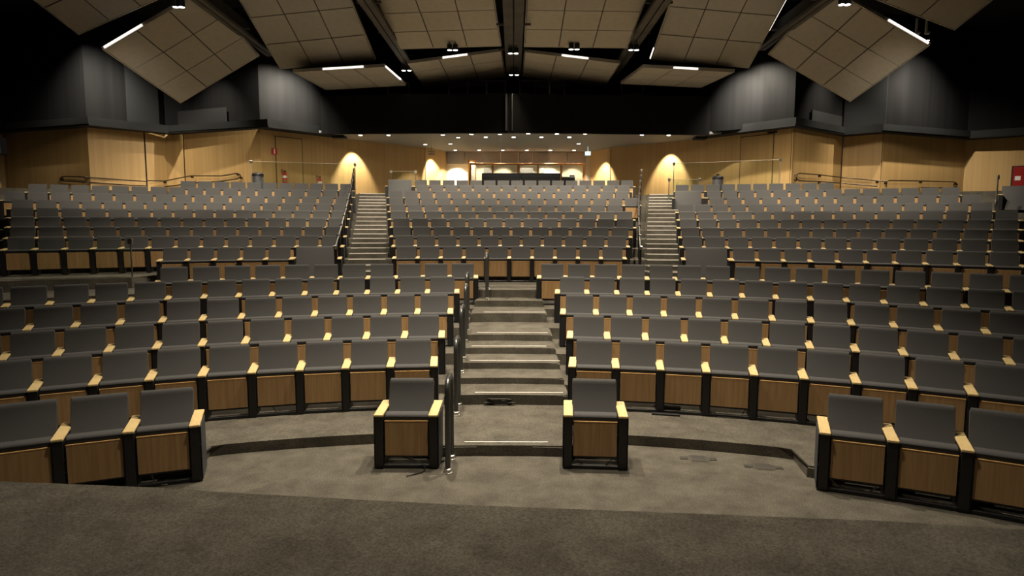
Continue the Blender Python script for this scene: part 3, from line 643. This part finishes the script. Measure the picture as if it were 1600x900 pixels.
# ------------------------------------------------------------------ ceiling panels
def cpanel(label, pos, a, bv, t=1.2, tb=1.2, nx=3, ny=3, led=None, group='hanging acoustic ceiling panels'):
    a = Vector(a).normalized(); bv = (Vector(bv) - a * Vector(bv).dot(a)).normalized(); n = a.cross(bv)
    if n.z < 0: n = -n
    o = thing('ceiling_panel', label, 'ceiling panel', (0, 0, 0), 0, group)
    Mx = Matrix.Identity(4)
    for i in range(3): Mx[i][0], Mx[i][1], Mx[i][2] = a[i], bv[i], n[i]
    Mx.translation = (pos[0], pos[1], pos[2]); o.matrix_world = Mx
    W, H = nx * t, ny * tb; g = .018
    key = (round(t, 2), round(tb, 2))
    if key not in TILE:
        bb = BM(); bx(bb, g, t - g, g, tb - g, 0, .03, .005); TILE[key] = mesh(bb, 'tile', 'tile')
    for i in range(nx):
        for j in range(ny): obj('tile', TILE[key], parent=o, loc=(i * t, j * tb, 0))
    bb = BM(); bx(bb, .02, W - .02, .02, H - .02, .022, .06); obj('backing', bb, 'gap', o)
    bb = BM(); e = .02
    bx(bb, -e, W + e, -e, 0, 0, .11); bx(bb, -e, W + e, H, H + e, 0, .11); bx(bb, -e, 0, 0, H, 0, .11); bx(bb, W, W + e, 0, H, 0, .11); obj('edge_trim', bb, 'trim', o)
    for (x, y) in ((.5, .5), (W - .5, .5), (.5, H - .5), (W - .5, H - .5)):
        bb = BM(); Pw = Mx @ Vector((x, y, .05)); top = Mx.inverted() @ Vector((Pw.x, Pw.y, 11.0)); tube(bb, [(x, y, .05), tuple(top)], .008, 5); obj('hanger', bb, 'black', o)
    if led:  # emissive bars where spotlights brighten the plain edge trim
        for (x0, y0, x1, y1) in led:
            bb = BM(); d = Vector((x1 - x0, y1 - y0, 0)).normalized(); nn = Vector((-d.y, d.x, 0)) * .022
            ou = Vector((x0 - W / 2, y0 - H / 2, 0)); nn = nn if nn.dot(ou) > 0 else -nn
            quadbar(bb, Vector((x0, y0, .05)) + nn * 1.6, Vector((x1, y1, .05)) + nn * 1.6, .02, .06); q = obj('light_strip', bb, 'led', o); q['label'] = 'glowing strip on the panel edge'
TILE = {}
cpanel('front centre-left ceiling panel, left of the centre beam', (-3.97, 23.55, 8.63), (.999, -.051, .018), (-.054, -.978, .199), ny=4)
cpanel('front centre-right ceiling panel, right of the centre beam', (.46, 23.25, 8.64), (1, .003, -.01), (.005, -.979, .204), ny=4)
cpanel('front ceiling panel, second to the left of the centre beam', (-8.6, 24.52, 8.16), (.994, -.076, .074), (-.102, -.861, .499), ny=4)
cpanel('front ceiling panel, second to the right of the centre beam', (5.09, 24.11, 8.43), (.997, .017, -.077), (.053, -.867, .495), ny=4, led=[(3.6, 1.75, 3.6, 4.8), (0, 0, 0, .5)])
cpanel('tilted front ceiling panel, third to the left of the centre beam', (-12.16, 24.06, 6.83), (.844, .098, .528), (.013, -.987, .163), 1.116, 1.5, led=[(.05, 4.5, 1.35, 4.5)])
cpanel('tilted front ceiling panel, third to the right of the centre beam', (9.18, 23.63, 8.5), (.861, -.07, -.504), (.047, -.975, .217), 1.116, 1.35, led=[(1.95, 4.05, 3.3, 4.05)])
cpanel('ceiling panel cut off by the top left corner of the view', (-12.99, 19.87, 8.08), (.939, -.135, .317), (-.263, -.875, .406), 1.116, 1.116)
cpanel('ceiling panel cut off by the top right corner of the view', (9.14, 18.08, 8.81), (.952, .112, -.286), (.226, -.886, .406), 1.116, 1.116)
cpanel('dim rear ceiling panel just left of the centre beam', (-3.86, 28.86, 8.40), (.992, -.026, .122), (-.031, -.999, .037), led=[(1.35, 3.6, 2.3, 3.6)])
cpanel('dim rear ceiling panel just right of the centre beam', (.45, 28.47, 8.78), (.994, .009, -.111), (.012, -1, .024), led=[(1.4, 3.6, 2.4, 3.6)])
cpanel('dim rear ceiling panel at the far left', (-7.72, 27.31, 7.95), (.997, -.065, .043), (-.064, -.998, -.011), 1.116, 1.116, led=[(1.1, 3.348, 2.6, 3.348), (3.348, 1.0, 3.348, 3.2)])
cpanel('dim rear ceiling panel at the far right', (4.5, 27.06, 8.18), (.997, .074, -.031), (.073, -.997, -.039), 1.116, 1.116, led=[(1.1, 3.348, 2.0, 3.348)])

# ------------------------------------------------------------------ beams
def beam(x0, y0, x1, y1, z, wd, label, h=.35):
    t = thing('ceiling_beam', label, 'beam', (0, 0, 0), 0, 'ceiling beams')
    d = Vector((x1 - x0, y1 - y0, 0)).normalized(); n = Vector((-d.y, d.x, 0))
    for s in (-1, 1):
        b = BM(); o_ = n * s * (wd / 4 + .012)
        quadbar(b, (x0 + o_.x, y0 + o_.y, z + .05), (x1 + o_.x, y1 + o_.y, z + .05), wd / 2 - .02, .10); obj('flange', b, 'beam', t)
    b = BM(); quadbar(b, (x0, y0, z + .3), (x1, y1, z + .3), .10, .5); obj('web', b, 'void', t)
    b = BM(); L = Vector((x1 - x0, y1 - y0, 0)).length
    for k in range(int(L / 3)):
        p = Vector((x0, y0, 0)) + d * (1.5 + 3 * k); quadbar(b, (p.x - n.x * wd * .9, p.y - n.y * wd * .9, z + .16), (p.x + n.x * wd * .9, p.y + n.y * wd * .9, z + .16), .07, .06)
    obj('cross_bracket', b, 'beam', t)
beam(.07, 8, .07, 27.6, 8.72, .62, 'dark grey centre beam running down the middle of the ceiling')
beam(-4.2, 9, -4.15, 28.6, 8.75, .40, 'dark beam left of the centre beam'); beam(4.35, 9, 4.3, 28.6, 8.75, .45, 'dark beam right of the centre beam')
beam(-8.7, 9, -9.3, 25.5, 8.85, .35, 'faint dark beam at the left'); beam(8.9, 9, 9.2, 24.5, 8.85, .35, 'faint dark beam at the right')

# ------------------------------------------------------------------ lamps
def spot(name, loc, tgt, W, cone, blend=.6, size=.08, col=WARM, parent=None):
    l = bpy.data.lights.new(name, 'SPOT'); l.energy = W; l.spot_size = math.radians(cone); l.spot_blend = blend; l.shadow_soft_size = size; l.color = col
    o = bpy.data.objects.new(name, l); COL.objects.link(o); o.location = loc
    o.rotation_euler = (Vector(tgt) - Vector(loc)).to_track_quat('-Z', 'Y').to_euler()
    return o
can = BM(); lathe(can, [(.05, .20), (.085, .18), (.085, .0), (.078, .0), (.075, .03), (.01, .03)], 14); CAN = mesh(can, 'housing', 'black', True)
len_ = BM(); lathe(len_, [(.073, .0), (.073, .012), (.03, .02)], 14); LENS = mesh(len_, 'lens', 'lamp')
stem = BM(); tube(stem, [(0, 0, .18), (0, 0, .55)], .012, 6); STEM = mesh(stem, 'stem', 'black')
def fixture(x, y, z, label, group='ceiling spotlights', s=1.0):
    t = thing('ceiling_spotlight', label, 'spotlight', (x, y, z), 0, group); t.scale = (s, s, s)
    obj('housing', CAN, parent=t); obj('lens', LENS, parent=t); obj('stem', STEM, parent=t)
PAIRS = [((-2.06, 23.06, 8.5), 'below the front centre-left panel'), ((.06, 23.5, 8.5), 'on the centre beam, nearer pair'), ((.085, 26.6, 8.45), 'on the centre beam, farther pair'),
         ((2.17, 22.94, 8.5), 'below the front centre-right panel'), ((4.25, 23.0, 8.5), 'on the beam right of centre'), ((-4.17, 26.1, 8.5), 'on the beam left of centre'),
         ((-9.2, 18.4, 8.43), 'at the top left of the view'), ((9.06, 18.1, 8.43), 'at the top right of the view')]
for (x, y, z), lab in PAIRS:
    for s, side in ((-1, 'left'), (1, 'right')):
        fixture(x + s * .10 * (y / 23), y, z - .03, '%s lamp of the spotlight pair %s' % (side, lab), s=1.05)
K = 1.0
for (x, y, z), lab in PAIRS[:6]:
    if y < 25: spot('lamp', (x, y, z - .12), (x * 1.25, y - 1.0, 1.8), 520 * K, 125, .7, .1)
    else: spot('lamp', (x, y, z - .12), (x * 1.1, y - 3.4, 1.8), 420 * K, 84, .7, .1)
for k, x in enumerate((-8.6, -4.2, .07, 4.3, 8.8)):  # lamps added above the view to brighten the dark upper rows
    spot('lamp', (x, 16.6, 8.45), (x * 1.45, 23.0, 2.0), 900, 72, .8, .1)
    fixture(x, 16.6, 8.55, 'house lamp on the ceiling beams above the cross aisle, %s from left' % ORD[k], 'house lamps overhead', 1.4)
for i, (p, t_, W, c) in enumerate(HOUSE):
    spot('lamp', (p[0], p[1], p[2] - .15), t_, W * K, c, 1 if i < 5 else .6 if i < 7 else .25, .12)
    if i < 5 or i > 6: fixture(p[0], p[1], p[2], ['house lamp over the front seats, left one', 'house lamp over the front seats, right one', 'house lamp nearest the stage on the centre line', 'house lamp over the fifth row, left one', 'house lamp over the fifth row, right one', '', '', 'work lamp on the stage wall, left one', 'work lamp on the stage wall, middle one', 'work lamp on the stage wall, right one'][i], 'house lamps overhead', 1.6)
# wall washers
for (p, t_, W) in (((-8.8, 25.4, 8.9), (-10.4, 27.0, 4.6), 760), ((9.3, 25.2, 8.9), (11.0, 27.0, 4.6), 760), ((16.0, 25.5, 9.4), (16.8, 27.3, 5.4), 700), ((-15.4, 24.2, 9.4), (-16.2, 25.8, 5.4), 560), ((-12.3, 25.4, 9.4), (-12.6, 27.0, 4.2), 430), ((13.1, 25.5, 9.4), (13.2, 27.0, 4.2), 430)):
    spot('lamp', p, t_, W, 116 if abs(abs(p[0]) - 12.6) > .7 else 84, 1, .05, (1, .90, .74)); fixture(p[0], p[1], p[2] + .1, 'wall washing lamp before the upper %s wall, %s' % ('left' if p[0] < 0 else 'right', 'nearest the bulkhead' if abs(p[0]) < 10 else 'outermost' if abs(p[0]) > 15 else 'middle one'), 'upper wall washers', .8)
for p, t_ in (((-8.3, 24.9, 8.9), (-9.1, 26.9, 7.4)), ((8.8, 24.9, 8.9), (9.4, 26.8, 7.4)), ((16.3, 25.2, 9.7), (16.9, 27.3, 8.4)), ((-15.6, 23.6, 9.7), (-16.4, 25.6, 8.2))):
    spot('lamp', p, t_, 620, 58, 1, .05, (1, .92, .8))
# soffit downlights
DL = [(-2.933, 27.767), (-2.349, 28.582), (-1.703, 27.547), (-1.136, 28.433), (-.502, 27.527), (.081, 28.412), (.692, 27.311), (1.29, 28.39), (1.89, 27.368), (2.503, 28.369), (3.08, 27.348), (-4.145, 31.114), (-2.924, 30.89), (3.142, 30.723),
      (-2.925, 33.5), (-1.69, 33.5), (-.476, 33.5), (.756, 33.5), (1.972, 33.5), (3.192, 33.5), (-6.477, 27.9), (-5.273, 27.887), (5.506, 27.602), (6.661, 27.682)]
dr_ = BM(); lathe(dr_, [(.10, .0), (.10, -.012), (.075, -.012), (.07, .0)], 16); DRING = mesh(dr_, 'ring', 'trim', True)
dl_ = BM(); lathe(dl_, [(.074, -.016), (.074, -.006), (.02, -.004)], 16); DLENS = mesh(dl_, 'lens', 'lamp')
for i, (x, y) in enumerate(DL):
    if i < 11: lab = 'soffit downlight, %s from the left in the staggered front rows' % ORD[i]
    elif i < 14: lab = 'soffit downlight in the sparse middle of the soffit, %s from left' % ORD[i - 11]
    elif i < 20: lab = 'soffit downlight, %s from left in the row along the rear wall' % ORD[i - 14]
    else: lab = ['outermost left soffit downlight above the glass screen', 'second soffit downlight from the far left', 'second soffit downlight from the far right', 'outermost right soffit downlight above the glass screen'][i - 20]
    t = thing('downlight', lab, 'downlight', (x, y, 6.2), 0, 'soffit downlights'); obj('ring', DRING, parent=t); obj('lens', DLENS, parent=t)
    back = 14 <= i < 20
    W = 85 if i < 14 else (120 if back else 90)
    if i in (14, 18): W = 300
    spot('lamp', (x, y, 6.17), (x, y + (.0 if not back else .3), 3), W, 88 if not back else 82, .35, .04, (1, .90, .74))
for (x, y, tx, ty, W) in ((-6.75, 29.0, -7.3, 29.6, 250), (6.8, 29.4, 7.4, 30.1, 250), (-3.6, 32.3, -4.1, 33.4, 420), (3.9, 32.0, 4.6, 33.0, 420)):
    spot('lamp', (x, y, 6.16), (tx, ty, 4.0), W, 66, .5, .04, (1, .90, .72))
print('objects', len(bpy.data.objects), 'seats', len(seats))

t = thing('bracket_spotlight', 'pair of small white bracket spotlights beside the tilted right ceiling panel', 'spotlight', (13.6, 22.0, 9.0))
for k, x in enumerate((-.18, .14)):
    b = BM(); bx(b, x - .03, x + .03, -.04, .04, -.22, .25, .01); bx(b, x - .03, x + .12, -.06, .06, -.26, -.18, .02); obj('bracket', b, 'white', t)
b = BM(); tube(b, [(0, 0, .2), (0, 0, 2.0)], .012, 6); obj('stem', b, 'black', t)
